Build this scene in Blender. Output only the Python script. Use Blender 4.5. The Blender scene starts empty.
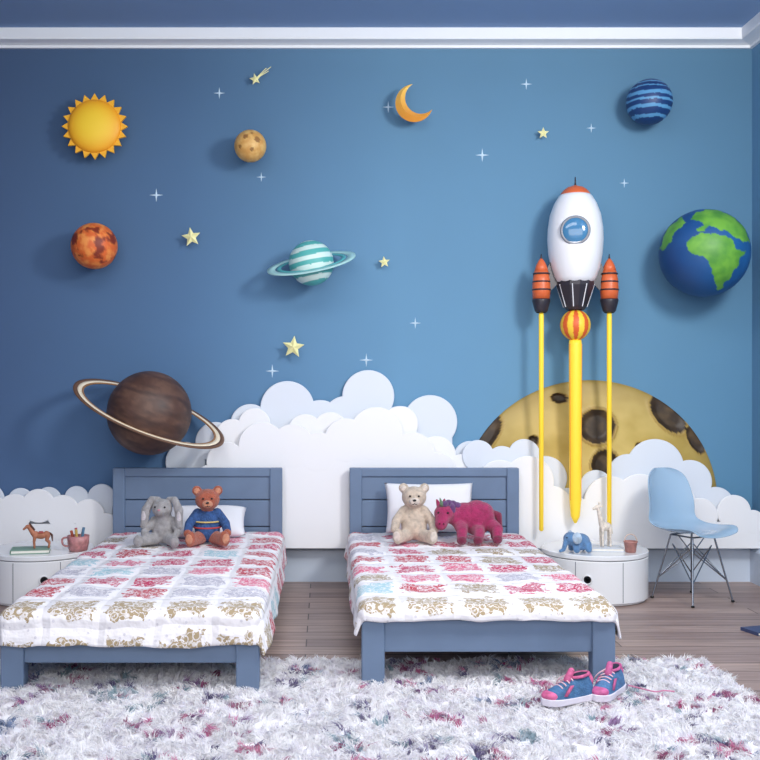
import bpy, bmesh, math, random
import numpy as np
from mathutils import Vector, Matrix, noise, Euler
random.seed(3); np.random.seed(3)
scene=bpy.context.scene
F=1012.0; CH=1.156; YW=6.0; XR=2.53; XL=-2.7; ZC=3.245
def l1(c):
    c/=255.0
    return c/12.92 if c<=0.04045 else ((c+0.055)/1.055)**2.4
def lin(c): return (l1(c[0]),l1(c[1]),l1(c[2]),1.0)
# ---------- materials
def mat(name,c,rough=.6,bump=0,bscale=60,var=0,vscale=8,metal=0,coat=0,sheen=0,attr=None,trans=0,emit=0,alpha=1):
    m=bpy.data.materials.new(name); m.use_nodes=True; nt=m.node_tree; b=nt.nodes['Principled BSDF']
    b.inputs['Roughness'].default_value=rough; b.inputs['Metallic'].default_value=metal
    b.inputs['Coat Weight'].default_value=coat; b.inputs['Sheen Weight'].default_value=sheen
    b.inputs['Transmission Weight'].default_value=trans; b.inputs['Alpha'].default_value=alpha
    if emit:
        b.inputs['Emission Color'].default_value=lin(c); b.inputs['Emission Strength'].default_value=emit
    tc=nt.nodes.new('ShaderNodeTexCoord')
    if attr:
        a=nt.nodes.new('ShaderNodeAttribute'); a.attribute_name=attr
        nt.links.new(a.outputs['Color'],b.inputs['Base Color'])
    else:
        col=lin(c); b.inputs['Base Color'].default_value=col
        if var>0:
            n=nt.nodes.new('ShaderNodeTexNoise'); n.inputs['Scale'].default_value=vscale; n.inputs['Detail'].default_value=4
            nt.links.new(tc.outputs['Object'],n.inputs['Vector'])
            r=nt.nodes.new('ShaderNodeValToRGB')
            r.color_ramp.elements[0].position=.3; r.color_ramp.elements[1].position=.7
            r.color_ramp.elements[0].color=tuple(x*(1-var) for x in col[:3])+(1,)
            r.color_ramp.elements[1].color=tuple(min(1,x*(1+var)) for x in col[:3])+(1,)
            nt.links.new(n.outputs['Fac'],r.inputs['Fac']); nt.links.new(r.outputs['Color'],b.inputs['Base Color'])
    if bump>0:
        n=nt.nodes.new('ShaderNodeTexNoise'); n.inputs['Scale'].default_value=bscale; n.inputs['Detail'].default_value=3
        nt.links.new(tc.outputs['Object'],n.inputs['Vector'])
        bp=nt.nodes.new('ShaderNodeBump'); bp.inputs['Strength'].default_value=bump; bp.inputs['Distance'].default_value=.01
        nt.links.new(n.outputs['Fac'],bp.inputs['Height']); nt.links.new(bp.outputs['Normal'],b.inputs['Normal'])
    return m
PAINT=mat('painted_relief',None,rough=.5,attr='Col')
# ---------- object helpers
def root(name,loc=(0,0,0),rz=0,scale=1):
    e=bpy.data.objects.new(name,None); e.empty_display_size=.1
    scene.collection.objects.link(e); e.location=loc; e.rotation_euler=(0,0,rz); e.scale=(scale,)*3
    return e
def mk(name,verts,faces,m,parent=None,loc=(0,0,0),rot=(0,0,0),smooth=True,sub=0,bevel=0,solid=0):
    me=bpy.data.meshes.new(name); me.from_pydata([tuple(v) for v in verts],[],faces); me.update()
    bm=bmesh.new(); bm.from_mesh(me); bmesh.ops.recalc_face_normals(bm,faces=bm.faces); bm.to_mesh(me); bm.free()
    return fin(name,me,m,parent,loc,rot,smooth,sub,bevel,solid)
def fin(name,me,m,parent=None,loc=(0,0,0),rot=(0,0,0),smooth=True,sub=0,bevel=0,solid=0):
    o=bpy.data.objects.new(name,me); scene.collection.objects.link(o)
    if m: me.materials.append(m)
    o.location=loc; o.rotation_euler=rot
    if parent: o.parent=parent
    if smooth: me.polygons.foreach_set('use_smooth',[True]*len(me.polygons))
    if solid:
        s=o.modifiers.new('s','SOLIDIFY'); s.thickness=solid; s.offset=0
    if bevel:
        b=o.modifiers.new('b','BEVEL'); b.width=bevel; b.segments=3; b.limit_method='ANGLE'
    if sub:
        s=o.modifiers.new('u','SUBSURF'); s.levels=sub; s.render_levels=sub
    return o
def box(name,size,loc,m,parent=None,bevel=.004,rot=(0,0,0)):
    x,y,z=[s/2 for s in size]
    v=[(-x,-y,-z),(x,-y,-z),(x,y,-z),(-x,y,-z),(-x,-y,z),(x,-y,z),(x,y,z),(-x,y,z)]
    f=[(0,3,2,1),(4,5,6,7),(0,1,5,4),(1,2,6,5),(2,3,7,6),(3,0,4,7)]
    return mk(name,v,f,m,parent,loc,rot,smooth=False,bevel=bevel)
def lathe(name,prof,m,parent=None,loc=(0,0,0),rot=(0,0,0),n=48,smooth=True,sub=0,bevel=0):
    v=[];f=[]
    for r,z in prof:
        for i in range(n):
            a=2*math.pi*i/n; v.append((r*math.cos(a),r*math.sin(a),z))
    for j in range(len(prof)-1):
        for i in range(n):
            k=(i+1)%n; f.append((j*n+i,j*n+k,(j+1)*n+k,(j+1)*n+i))
    if prof[0][0]>1e-5: f.append(tuple(range(n))[::-1])
    if prof[-1][0]>1e-5: f.append(tuple(range((len(prof)-1)*n,len(prof)*n)))
    return mk(name,v,f,m,parent,loc,rot,smooth,sub,bevel)
def ball(name,c,r,m,parent=None,rot=(0,0,0),seg=32):
    if not hasattr(r,'__len__'): r=(r,r,r)
    me=bpy.data.meshes.new(name); bm=bmesh.new()
    bmesh.ops.create_uvsphere(bm,u_segments=seg,v_segments=seg//2,radius=1)
    bmesh.ops.scale(bm,vec=r,verts=bm.verts); bm.to_mesh(me); bm.free()
    return fin(name,me,m,parent,c,rot)
def tube(name,pts,r,m,parent=None,cyclic=False,smooth=True):
    cu=bpy.data.curves.new(name,'CURVE'); cu.dimensions='3D'; cu.bevel_depth=r; cu.bevel_resolution=3; cu.use_fill_caps=True
    sp=cu.splines.new('NURBS' if smooth else 'POLY'); sp.points.add(len(pts)-1)
    for p,q in zip(sp.points,pts): p.co=(q[0],q[1],q[2],1)
    if smooth: sp.order_u=3; sp.use_endpoint_u=True
    sp.use_cyclic_u=cyclic
    o=bpy.data.objects.new(name,cu); scene.collection.objects.link(o); cu.materials.append(m)
    if parent: o.parent=parent
    return o
def blob(name,parts,m,parent=None,voxel=.005,it=3,loc=(0,0,0),rot=(0,0,0)):
    bm=bmesh.new()
    def add(c,r,e=(0,0,0)):
        if not hasattr(r,'__len__'): r=(r,r,r)
        M=Matrix.Translation(c)@Euler(e).to_matrix().to_4x4()@Matrix.Diagonal((*r,1))
        bmesh.ops.create_icosphere(bm,subdivisions=3,radius=1,matrix=M)
    for p in parts:
        if p[0]=='e': add(p[1],p[2],p[3] if len(p)>3 else (0,0,0))
        else:
            _,a,b,ra,rb=p; a=Vector(a); b=Vector(b); n=max(3,int((b-a).length/(min(ra,rb)*.35)))
            for i in range(n+1):
                t=i/n; add(a.lerp(b,t),ra+(rb-ra)*t)
    me=bpy.data.meshes.new(name); bm.to_mesh(me); bm.free()
    o=fin(name,me,m,parent,loc,rot)
    r=o.modifiers.new('r','REMESH'); r.mode='VOXEL'; r.voxel_size=voxel; r.use_smooth_shade=True
    s=o.modifiers.new('sm','SMOOTH'); s.iterations=it; s.factor=.5
    return o
def paint(o,fn):
    me=o.data; a=me.color_attributes.new('Col','FLOAT_COLOR','POINT')
    buf=[]
    for v in me.vertices:
        buf.extend(lin(fn(v.co)))
    a.data.foreach_set('color',buf)
def mixc(a,b,t):
    t=max(0,min(1,t)); return tuple(a[i]+(b[i]-a[i])*t for i in range(3))
def prism(name,poly,thick,m,parent,loc=(0,0,0),rot=(0,0,0),bevel=0,smooth=False):
    n=len(poly); v=[(x,0,z) for x,z in poly]+[(x,-thick,z) for x,z in poly]
    f=[tuple(range(n)),tuple(range(n,2*n))[::-1]]+[(i,(i+1)%n,n+(i+1)%n,n+i) for i in range(n)]
    return mk(name,v,f,m,parent,loc,rot,smooth=smooth,bevel=bevel)
# image pixels projected back through the camera onto the wall plane (pixels -> metres)
def W(px,py,off=0.0):
    d=YW-off
    return ((px-325)*d/F, d, CH-(py-386)*d/F)
def pin(parent,length):
    tube('standoff_pin',[(0,0,0),(0,length+.001,0)],.004,M_WHITE,parent,smooth=False)  # added standoff: sets pieces off the wall so shadows fall beside them

M_WHITE=mat('white_gloss',(238,240,244),.3,coat=.2)
M_BLACK=mat('black_bead',(18,16,18),.25)
# ================= ROOM =================
def wallmat():
    m=bpy.data.materials.new('mural_blue_wallpaper'); m.use_nodes=True; nt=m.node_tree; b=nt.nodes['Principled BSDF']
    b.inputs['Roughness'].default_value=.8
    g=nt.nodes.new('ShaderNodeNewGeometry'); s=nt.nodes.new('ShaderNodeSeparateXYZ'); nt.links.new(g.outputs['Position'],s.inputs[0])
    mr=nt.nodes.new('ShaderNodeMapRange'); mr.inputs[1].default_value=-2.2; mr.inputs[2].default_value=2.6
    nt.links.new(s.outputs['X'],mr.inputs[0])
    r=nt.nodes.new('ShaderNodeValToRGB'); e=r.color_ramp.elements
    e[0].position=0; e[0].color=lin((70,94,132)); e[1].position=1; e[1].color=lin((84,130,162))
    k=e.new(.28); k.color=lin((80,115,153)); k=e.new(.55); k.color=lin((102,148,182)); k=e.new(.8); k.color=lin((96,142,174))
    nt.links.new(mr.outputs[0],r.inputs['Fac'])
    mz=nt.nodes.new('ShaderNodeMapRange'); mz.inputs[1].default_value=.6; mz.inputs[2].default_value=3.2; mz.inputs[3].default_value=1.14; mz.inputs[4].default_value=.74  # printed gradient toward the ceiling, deepened by painted vignette shade
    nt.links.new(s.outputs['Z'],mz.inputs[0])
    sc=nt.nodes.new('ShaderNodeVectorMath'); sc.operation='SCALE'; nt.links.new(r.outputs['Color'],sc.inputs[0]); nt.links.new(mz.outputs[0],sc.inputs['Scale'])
    n=nt.nodes.new('ShaderNodeTexNoise'); n.inputs['Scale'].default_value=1.2; n.inputs['Detail'].default_value=5
    nt.links.new(g.outputs['Position'],n.inputs['Vector'])
    mx=nt.nodes.new('ShaderNodeMixRGB'); mx.blend_type='OVERLAY'; mx.inputs[0].default_value=.08
    nt.links.new(sc.outputs[0],mx.inputs[1]); nt.links.new(n.outputs['Fac'],mx.inputs[2])
    nt.links.new(mx.outputs[0],b.inputs['Base Color'])
    return m
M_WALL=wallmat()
M_CEIL=mat('ceiling_blue',(126,156,196),.85,bump=.05)
M_TRIM=mat('trim_white',(238,241,245),.5)
M_BASE=mat('baseboard_paint',(200,212,228),.5)
def woodfloor():
    m=bpy.data.materials.new('wood_planks'); m.use_nodes=True; nt=m.node_tree; b=nt.nodes['Principled BSDF']
    b.inputs['Roughness'].default_value=.42
    tc=nt.nodes.new('ShaderNodeTexCoord')
    br=nt.nodes.new('ShaderNodeTexBrick'); br.inputs['Scale'].default_value=1; br.offset=.37
    br.inputs['Brick Width'].default_value=1.4; br.inputs['Row Height'].default_value=.13; br.inputs['Mortar Size'].default_value=.003
    br.inputs['Color1'].default_value=lin((172,148,138)); br.inputs['Color2'].default_value=lin((142,120,114)); br.inputs['Mortar'].default_value=lin((74,60,58))
    nt.links.new(tc.outputs['Object'],br.inputs['Vector'])
    mp=nt.nodes.new('ShaderNodeMapping'); mp.inputs['Scale'].default_value=(1.5,22,1); nt.links.new(tc.outputs['Object'],mp.inputs[0])
    n=nt.nodes.new('ShaderNodeTexNoise'); n.inputs['Scale'].default_value=2; n.inputs['Detail'].default_value=6; nt.links.new(mp.outputs[0],n.inputs['Vector'])
    mx=nt.nodes.new('ShaderNodeMixRGB'); mx.blend_type='OVERLAY'; mx.inputs[0].default_value=.65
    nt.links.new(br.outputs['Color'],mx.inputs[1]); nt.links.new(n.outputs['Fac'],mx.inputs[2]); nt.links.new(mx.outputs[0],b.inputs['Base Color'])
    return m
Y0=-.4
XC=(XR+XL)/2; XW=XR-XL
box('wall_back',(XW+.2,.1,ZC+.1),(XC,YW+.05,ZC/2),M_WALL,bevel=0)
box('wall_right',(.1,YW-Y0,ZC+.1),(XR+.05,(YW+Y0)/2,ZC/2),mat('side_wall_blue',(104,150,184),.8,bump=.03),bevel=0)
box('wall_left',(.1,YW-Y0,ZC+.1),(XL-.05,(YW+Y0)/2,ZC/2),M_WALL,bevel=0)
box('floor',(XW+.2,YW-Y0+.1,.1),(XC,(YW+Y0)/2,-.05),woodfloor(),bevel=0)
box('ceiling',(XW+.2,YW-Y0+.1,.1),(XC,(YW+Y0)/2,ZC+.05),M_CEIL,bevel=0)
def trimrun(name,prof,m):
    for tag in ('back','right','left'):
        v=[]; n=len(prof)
        for o,z in prof:
            if tag=='back': v+= [(XL+o,YW-o,z),(XR-o,YW-o,z)]
            elif tag=='right': v+= [(XR-o,YW-o,z),(XR-o,Y0,z)]
            else: v+= [(XL+o,Y0,z),(XL+o,YW-o,z)]
        f=[(2*i,2*i+1,2*((i+1)%n)+1,2*((i+1)%n)) for i in range(n)]
        f+=[tuple(2*i for i in range(n)),tuple(2*i+1 for i in range(n))[::-1]]
        nm={'baseboard':'baseboard_'+tag,'trim':'trim_'+{'back':'1','right':'2','left':'3'}[tag]}[name]
        mk(nm,v,f,m,smooth=False)
trimrun('baseboard',[(0,0),(.022,0),(.022,.185),(.014,.2),(.010,.213),(0,.213)],M_BASE)
trimrun('trim',[(0,3.155),(.02,3.155),(.025,3.168),(.05,3.175),(.10,3.18),(.105,3.19),(.105,ZC),(0,ZC)],M_TRIM)

# ================= WALL RELIEFS =================
def sun():
    x,y,z=W(95,127,.10); R=root('sun',(x,y,z)); u=5.9/F
    n=20; poly=[]
    for i in range(2*n):
        a=math.pi*i/n; r=(33 if i%2==0 else 26.5)*u; poly.append((r*math.cos(a),r*math.sin(a)))
    prism('rays',poly,.02,mat('sun_orange',(248,180,34),.5),R,bevel=.002)
    o=ball('dome',(0,-.018,0),(26.5*u,.045,26.5*u),PAINT,R,seg=64)
    def f(c):
        r=math.hypot(c.x,c.z)/(27*u); return mixc((255,212,50),(248,158,26),r**3)
    paint(o,f); pin(R,.1)
sun()
def planet(name,px,py,r,off,fn,rot=(0,0,0),seg=96):
    x,y,z=W(px,py,off); R=root(name,(x,y,z)); u=(YW-off)/F
    o=ball('globe',(0,0,0),r*u,PAINT,R,rot=(rot[0],rot[1],-math.atan2(x,y)),seg=seg)
    paint(o,lambda c:fn(c/(r*u))); pin(R,off)
    return R,u
def nz(c,s,o=0): return noise.fractal(Vector(c)*s+Vector((o,o,o)),1.0,2.0,4)
def f_mars(c):
    n=nz(c,1.7,5); n2=nz(c,4,9)
    col=mixc((222,104,44),(240,150,74),n2*1.5+.3)
    if n>.12: col=mixc(col,(130,46,24),(n-.12)*7)
    return col
planet('orange_planet',94,246,23,.17,f_mars)
def f_gold(c):
    n2=nz(c,3,2); col=mixc((206,152,80),(226,186,114),n2+.4)
    for p,r in (((-.3,-.85,.4),.17),((.4,-.8,.2),.2),((.1,-.9,-.4),.13),((-.6,-.7,-.2),.12),((.1,-.8,.65),.1)):
        if (c-Vector(p).normalized()).length<r: col=(150,104,54)
    return col
planet('cratered_planet',250,146,16,.16,f_gold)
def f_blue(c):
    t=c.z+.25*c.x*.3+nz(c,2,1)*.04
    bands=[(-.8,-.68),(-.45,-.32),(-.12,-.02),(.14,.3),(.5,.56),(.74,.82)]
    col=(22,56,108)
    for a,b in bands:
        if a<t<b: col=(86,146,192)
    return col
planet('striped_planet',649,102,22.5,.16,f_blue,rot=(0,-.05,0),seg=160)
def ring(R,u,bands,k,e,tilt):
    n=128
    for (r0,r1,m,nm) in bands:
        v=[];f=[]
        for i in range(n):
            a=2*math.pi*i/n
            for r in (r0,r1):
                X=r*u*math.cos(a); D=k*r*u*math.sin(a); Z=e*r*u*math.sin(a)
                v.append((X*math.cos(tilt)+Z*math.sin(tilt),D,-X*math.sin(tilt)+Z*math.cos(tilt)))
        for i in range(n):
            j=(i+1)%n; f.append((2*i,2*i+1,2*j+1,2*j))
        mk(nm,v,f,m,R,solid=.006)
def f_ur(c):
    t=c.z+nz(c,2,1)*.03; i=int(math.floor((t+1.03)*4.6))
    return (84,174,170) if i%2==0 else (206,230,224)
R,u=planet('ringed_teal_planet',311,263,22.5,.19,f_ur,rot=(0,-.2,0),seg=160)
ring(R,u,[(37,45,mat('ring_teal',(168,212,212),.5),'ring_outer'),(31,35,mat('ring_teal2',(84,170,176),.5),'ring_inner')],.6,.27,-.19)
def f_sat(c):
    t=c.z*1.0+nz((c.x*.6,c.y*.6,c.z*2.5),1.6,3)*.35
    s=.5+.5*math.sin(t*13)
    col=mixc((66,46,40),(104,76,62),s); return mixc(col,(84,58,48),nz(c,5,4)+.3)
R,u=planet('saturn',149,413,42,.27,f_sat,rot=(0,.36,0),seg=160)
ring(R,u,[(75.5,80,mat('ring_brown',(112,80,60),.5),'ring_outer'),(71,75.5,mat('ring_cream',(248,232,204),.5),'ring_middle'),(69,71,mat('ring_gold',(160,116,76),.5),'ring_inner')],.56,.22,.385)
def inpoly(x,y,P):
    c=False; j=len(P)-1
    for i in range(len(P)):
        if (P[i][1]>y)!=(P[j][1]>y) and x<(P[j][0]-P[i][0])*(y-P[i][1])/(P[j][1]-P[i][1])+P[i][0]: c=not c
        j=i
    return c
AF=[(-.28,.22),(-.05,.34),(.2,.3),(.4,.26),(.55,.2),(.66,-.02),(.86,-.06),(.72,-.3),(.6,-.5),(.5,-.75),(.3,-.88),(.2,-.7),(.14,-.42),(.05,-.22),(-.2,-.16),(-.38,.03)]
EU=[(-.22,.42),(-.02,.56),(-.3,.7),(-.14,.9),(.3,.94),(.6,.78),(.86,.5),(.97,.2),(.78,.1),(.62,.28),(.4,.4),(.2,.44),(.1,.52),(0,.4),(-.15,.36)]
LF=[(-.98,.1),(-.8,.55),(-.5,.8),(-.4,.62),(-.62,.42),(-.72,.2),(-.86,.02)]
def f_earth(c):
    x=c.x+nz(c,5,1)*.05; z=c.z+nz(c,5,7)*.05
    if c.y<0.15 and (inpoly(x,z,AF) or inpoly(x,z,EU) or inpoly(x,z,LF)): return mixc((108,168,58),(74,138,50),nz(c,3,2)+.4)
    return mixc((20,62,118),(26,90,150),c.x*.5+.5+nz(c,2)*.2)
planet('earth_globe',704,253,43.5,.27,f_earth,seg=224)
def crescent():
    x,y,z=W(414,103,.12); R=root('crescent_moon',(x,y,z)); u=5.88/F*19
    n=30; c=.45; r2=.84; out=[];inn=[]
    xi=(1-r2*r2+c*c)/(2*c); yi=math.sqrt(1-xi*xi)
    a0=math.atan2(yi,xi); b0=math.atan2(yi,xi-c)
    for i in range(n+1):
        t=i/n; a=a0+(2*math.pi-2*a0)*t; b=b0+(2*math.pi-2*b0)*t
        out.append((math.cos(a),math.sin(a))); inn.append((c+r2*math.cos(b),r2*math.sin(b)))
    al=math.radians(38)
    rt=lambda p:((p[0]*math.cos(al)-p[1]*math.sin(al))*u,(p[0]*math.sin(al)+p[1]*math.cos(al))*u)
    out=[rt(p) for p in out]; inn=[rt(p) for p in inn]
    mid=[((a[0]+b[0])/2,(a[1]+b[1])/2) for a,b in zip(out,inn)]
    v=[];f=[]
    for i in range(n+1):
        w=math.sin(math.pi*i/n)
        v+=[(out[i][0],0,out[i][1]),(mid[i][0],-.03*w,mid[i][1]),(inn[i][0],0,inn[i][1]),(mid[i][0],.015*w,mid[i][1])]
    for i in range(n):
        for k in range(4): f.append((4*i+k,4*i+(k+1)%4,4*i+4+(k+1)%4,4*i+4+k))
    o=mk('crescent',v,f,PAINT,R,smooth=False)
    paint(o,lambda c:mixc((232,150,50),(255,205,100),(c.z+.1)*5))
    tube('standoff_pin',[(mid[15][0],0,mid[15][1]),(mid[15][0],.121,mid[15][1])],.004,M_WHITE,R,smooth=False)
crescent()
M_STAR=mat('star_cream',(246,240,176),.5)
def star(px,py,r,off,rot,tail=False,name='star'):
    x,y,z=W(px,py,off); R=root(name,(x,y,z)); u=r*(YW-off)/F
    v=[(0,-u*.35,0),(0,0.004,0)]; n=10
    for i in range(n):
        a=math.pi/2+math.pi*i/5+rot; rr=u*(1 if i%2==0 else .45); v.append((rr*math.cos(a),0,rr*math.sin(a)))
    f=[]
    for i in range(n):
        j=(i+1)%n; f+=[(0,2+i,2+j),(1,2+j,2+i)]
    mk('points',v,f,M_STAR,R,smooth=False); pin(R,off)
    if tail:
        for d in (-.12,.0,.12):
            a=math.radians(38)+d; L=u*(2.6 if d else 3.3)
            tube('tail',[(u*.5*math.cos(a),0,u*.5*math.sin(a)),(L*math.cos(a),0,L*math.sin(a))],.0022,M_STAR,R,smooth=False)
star(191,237,10,.06,.15); star(293,347,11.5,.07,-.1); star(384,262,6,.05,.1); star(543,133,6,.05,.0)
star(255,79,6,.05,.2,True,'shooting_star')
def sparkles():
    v=[];f=[]
    for (px,py,r) in [(219,93,6),(388,107,6),(526,84,6),(482,155,7),(261,177,5),(156,195,7),(591,128,5),(624,183,5),(415,323,6),(366,360,7),(272,371,7)]:
        x,y,z=W(px,py,.001); u=r*YW/F; b=len(v); v.append((x,y-.003,z))
        for i in range(8):
            a=math.pi*i/4; rr=u if i%2==0 else u*.18
            v.append((x+rr*math.cos(a),y,z+rr*math.sin(a)))
        for i in range(8): f.append((b,b+1+i,b+1+(i+1)%8))
    mk('sparkle_decals',v,f,mat('sparkle_white',(200,222,238),.4),smooth=False)
sparkles()
# ---- big cratered moon
def bigmoon():
    x,y,z=W(589,502,0.0); R=root('cratered_moon',(x,y,z)); u=YW/F; RAD=122; H=.075; SX=1.05
    craters=[(-101,-66,11,24,.62),(5,-76,17,17,0),(74,-88,13,22,-.7),(12,-38,13,15,0),(-55,-62,5,5,0),(-30,-104,8,5,.1),(100,-62,7,15,-.5),(45,-56,4,4,0),(-80,-30,8,12,.4)]
    def cd(X,Z):
        b=9
        for cx,cy,rx,ry,ro in craters:
            dx=X-cx; dz=Z+cy
            a=(dx*math.cos(ro)-dz*math.sin(ro))/rx; c=(dx*math.sin(ro)+dz*math.cos(ro))/ry
            b=min(b,math.hypot(a,c))
        return b
    v=[(0,-H,0)];f=[]; NR=110;NA=300
    for i in range(1,NR+1):
        rho=math.sin(i/NR*math.pi/2)
        for j in range(NA):
            a=2*math.pi*j/NA; X=RAD*rho*math.cos(a); Z=RAD*rho*math.sin(a)
            d=-H*math.sqrt(max(0,1-rho*rho)); c=cd(X,Z)
            if rho<.995:
                if c<1: d+= .022*min(1,(1-c)*3)*min(1,-d/.03)
                elif c<1.25: d-= .007*(1-(c-1)/.25)
            v.append((X*u*SX,min(d,-.0005),Z*u))
    for j in range(NA): f.append((0,1+j,1+(j+1)%NA))
    for i in range(NR-1):
        for j in range(NA):
            k=(j+1)%NA; f.append((1+i*NA+j,1+(i+1)*NA+j,1+(i+1)*NA+k,1+i*NA+k))
    o=mk('dome',v,f,PAINT,R)
    bm=bmesh.new(); bm.from_mesh(o.data)
    bmesh.ops.bisect_plane(bm,geom=bm.verts[:]+bm.edges[:]+bm.faces[:],plane_co=(0,0,.215-z),plane_no=(0,0,-1),clear_outer=True)
    bm.to_mesh(o.data); bm.free()
    def fn(c):
        X=c.x/u/SX; Z=c.z/u; q=cd(X,Z)
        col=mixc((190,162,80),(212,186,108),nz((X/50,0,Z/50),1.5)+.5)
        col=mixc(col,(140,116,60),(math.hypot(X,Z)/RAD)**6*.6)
        if q<1: return mixc((56,42,28),(92,72,46),nz((X/20,0,Z/20),2)+.3)
        if q<1.18: return (172,142,72)
        return col
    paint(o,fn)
bigmoon()
# ---- paper clouds
M_CLOUD=mat('cloud_card',(243,243,246),.7); M_CLOUD2=mat('cloud_card_shaded',(224,230,240),.7)  # second card: grey shading of the back layers painted into its colour
def cloud(circles,bases,off,th=.014,jit=.00006,m=None):
    R=root('paper_cloud',(0,YW,0)); v=[];f=[]; n=72
    for q,(cx,cy,r) in enumerate(circles):
        o=off+q*jit; x,_,z=W(cx,cy,o); rr=r*(YW-o)/F; b=len(v)
        pr=[(rr-.002,o-th),(rr,o-th+.002),(rr,o-.004),(rr-.004,o)]
        for R_,d in pr:
            for i in range(n):
                a=2*math.pi*i/n; v.append((x+R_*math.cos(a),-d,max(.2135,z+R_*math.sin(a))))
        for k in range(3):
            for i in range(n):
                j=(i+1)%n; f.append((b+k*n+i,b+k*n+j,b+(k+1)*n+j,b+(k+1)*n+i))
        f.append(tuple(b+i for i in range(n))); f.append(tuple(b+3*n+i for i in range(n)))
    for q,(x0,x1,yt) in enumerate(bases):
        o=off-.0001-q*.00005; X0,_,Z1=W(x0,yt,o); X1=W(x1,yt,o)[0]; b=len(v); Z0=.2135
        v+=[(X0,-o+th,Z0),(X1,-o+th,Z0),(X1,-o+th,Z1),(X0,-o+th,Z1),(X0,-o,Z0),(X1,-o,Z0),(X1,-o,Z1),(X0,-o,Z1)]
        f+=[tuple(b+i for i in t) for t in [(0,3,2,1),(4,5,6,7),(0,1,5,4),(1,2,6,5),(2,3,7,6),(3,0,4,7)]]
    x0,x1,yt=bases[0]; X0,_,Z1=W(x0+12,yt+20,off); X1=W(x1-12,yt,off)[0]; b=len(v)
    v+=[(X0,-.0005,.2135),(X1,-.0005,.2135),(X1,-.0005,Z1),(X0,-.0005,Z1),(X0,-off+.01,.2135),(X1,-off+.01,.2135),(X1,-off+.01,Z1),(X0,-off+.01,Z1)]
    f+=[tuple(b+i for i in t) for t in [(0,3,2,1),(4,5,6,7),(0,1,5,4),(1,2,6,5),(2,3,7,6),(3,0,4,7)]]
    mk('card_layer',v,f,m or M_CLOUD,R,smooth=False)
# middle mass
cloud([(185,462,20),(215,442,20),(250,424,20),(400,430,24),(320,424,24),(287,408,27),(345,418,22),(368,396,26),(430,422,27),(470,458,17)],[(172,478,465),(228,452,430)],.03,m=M_CLOUD2)
cloud([(232,436,17),(254,424,16),(305,432,18),(400,424,18),(436,456,20),(330,430,18),(462,470,16)],[(222,470,465),(240,420,440)],.075)
cloud([(212,482,18),(226,462,20),(455,486,18),(436,472,20),(412,455,23),(262,446,24),(292,446,22),(318,452,20),(346,440,22),(376,434,27)],[(196,472,485),(212,452,462),(245,424,450)],.12)
# left mass
cloud([(-40,505,18),(-12,500,16),(20,501,13),(48,500,13),(76,498,12),(101,498,14)],[(-60,112,505)],.03,m=M_CLOUD2)
cloud([(-35,522,16),(-8,514,18),(14,512,18),(38,506,17),(62,512,17),(88,515,16),(106,524,11)],[(-60,114,524)],.08)
# right mass
cloud([(478,456,16),(502,462,16),(524,455,16),(545,478,22),(596,486,16),(628,474,20),(655,468,29),(690,482,22),(716,505,18)],[(470,722,488)],.085,m=M_CLOUD2)
cloud([(500,484,24),(528,482,26),(552,506,20),(578,516,18),(610,502,26),(640,500,26),(672,504,24),(700,516,18),(734,512,17),(753,522,12)],[(482,760,522),(500,690,502)],.125)

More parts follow.
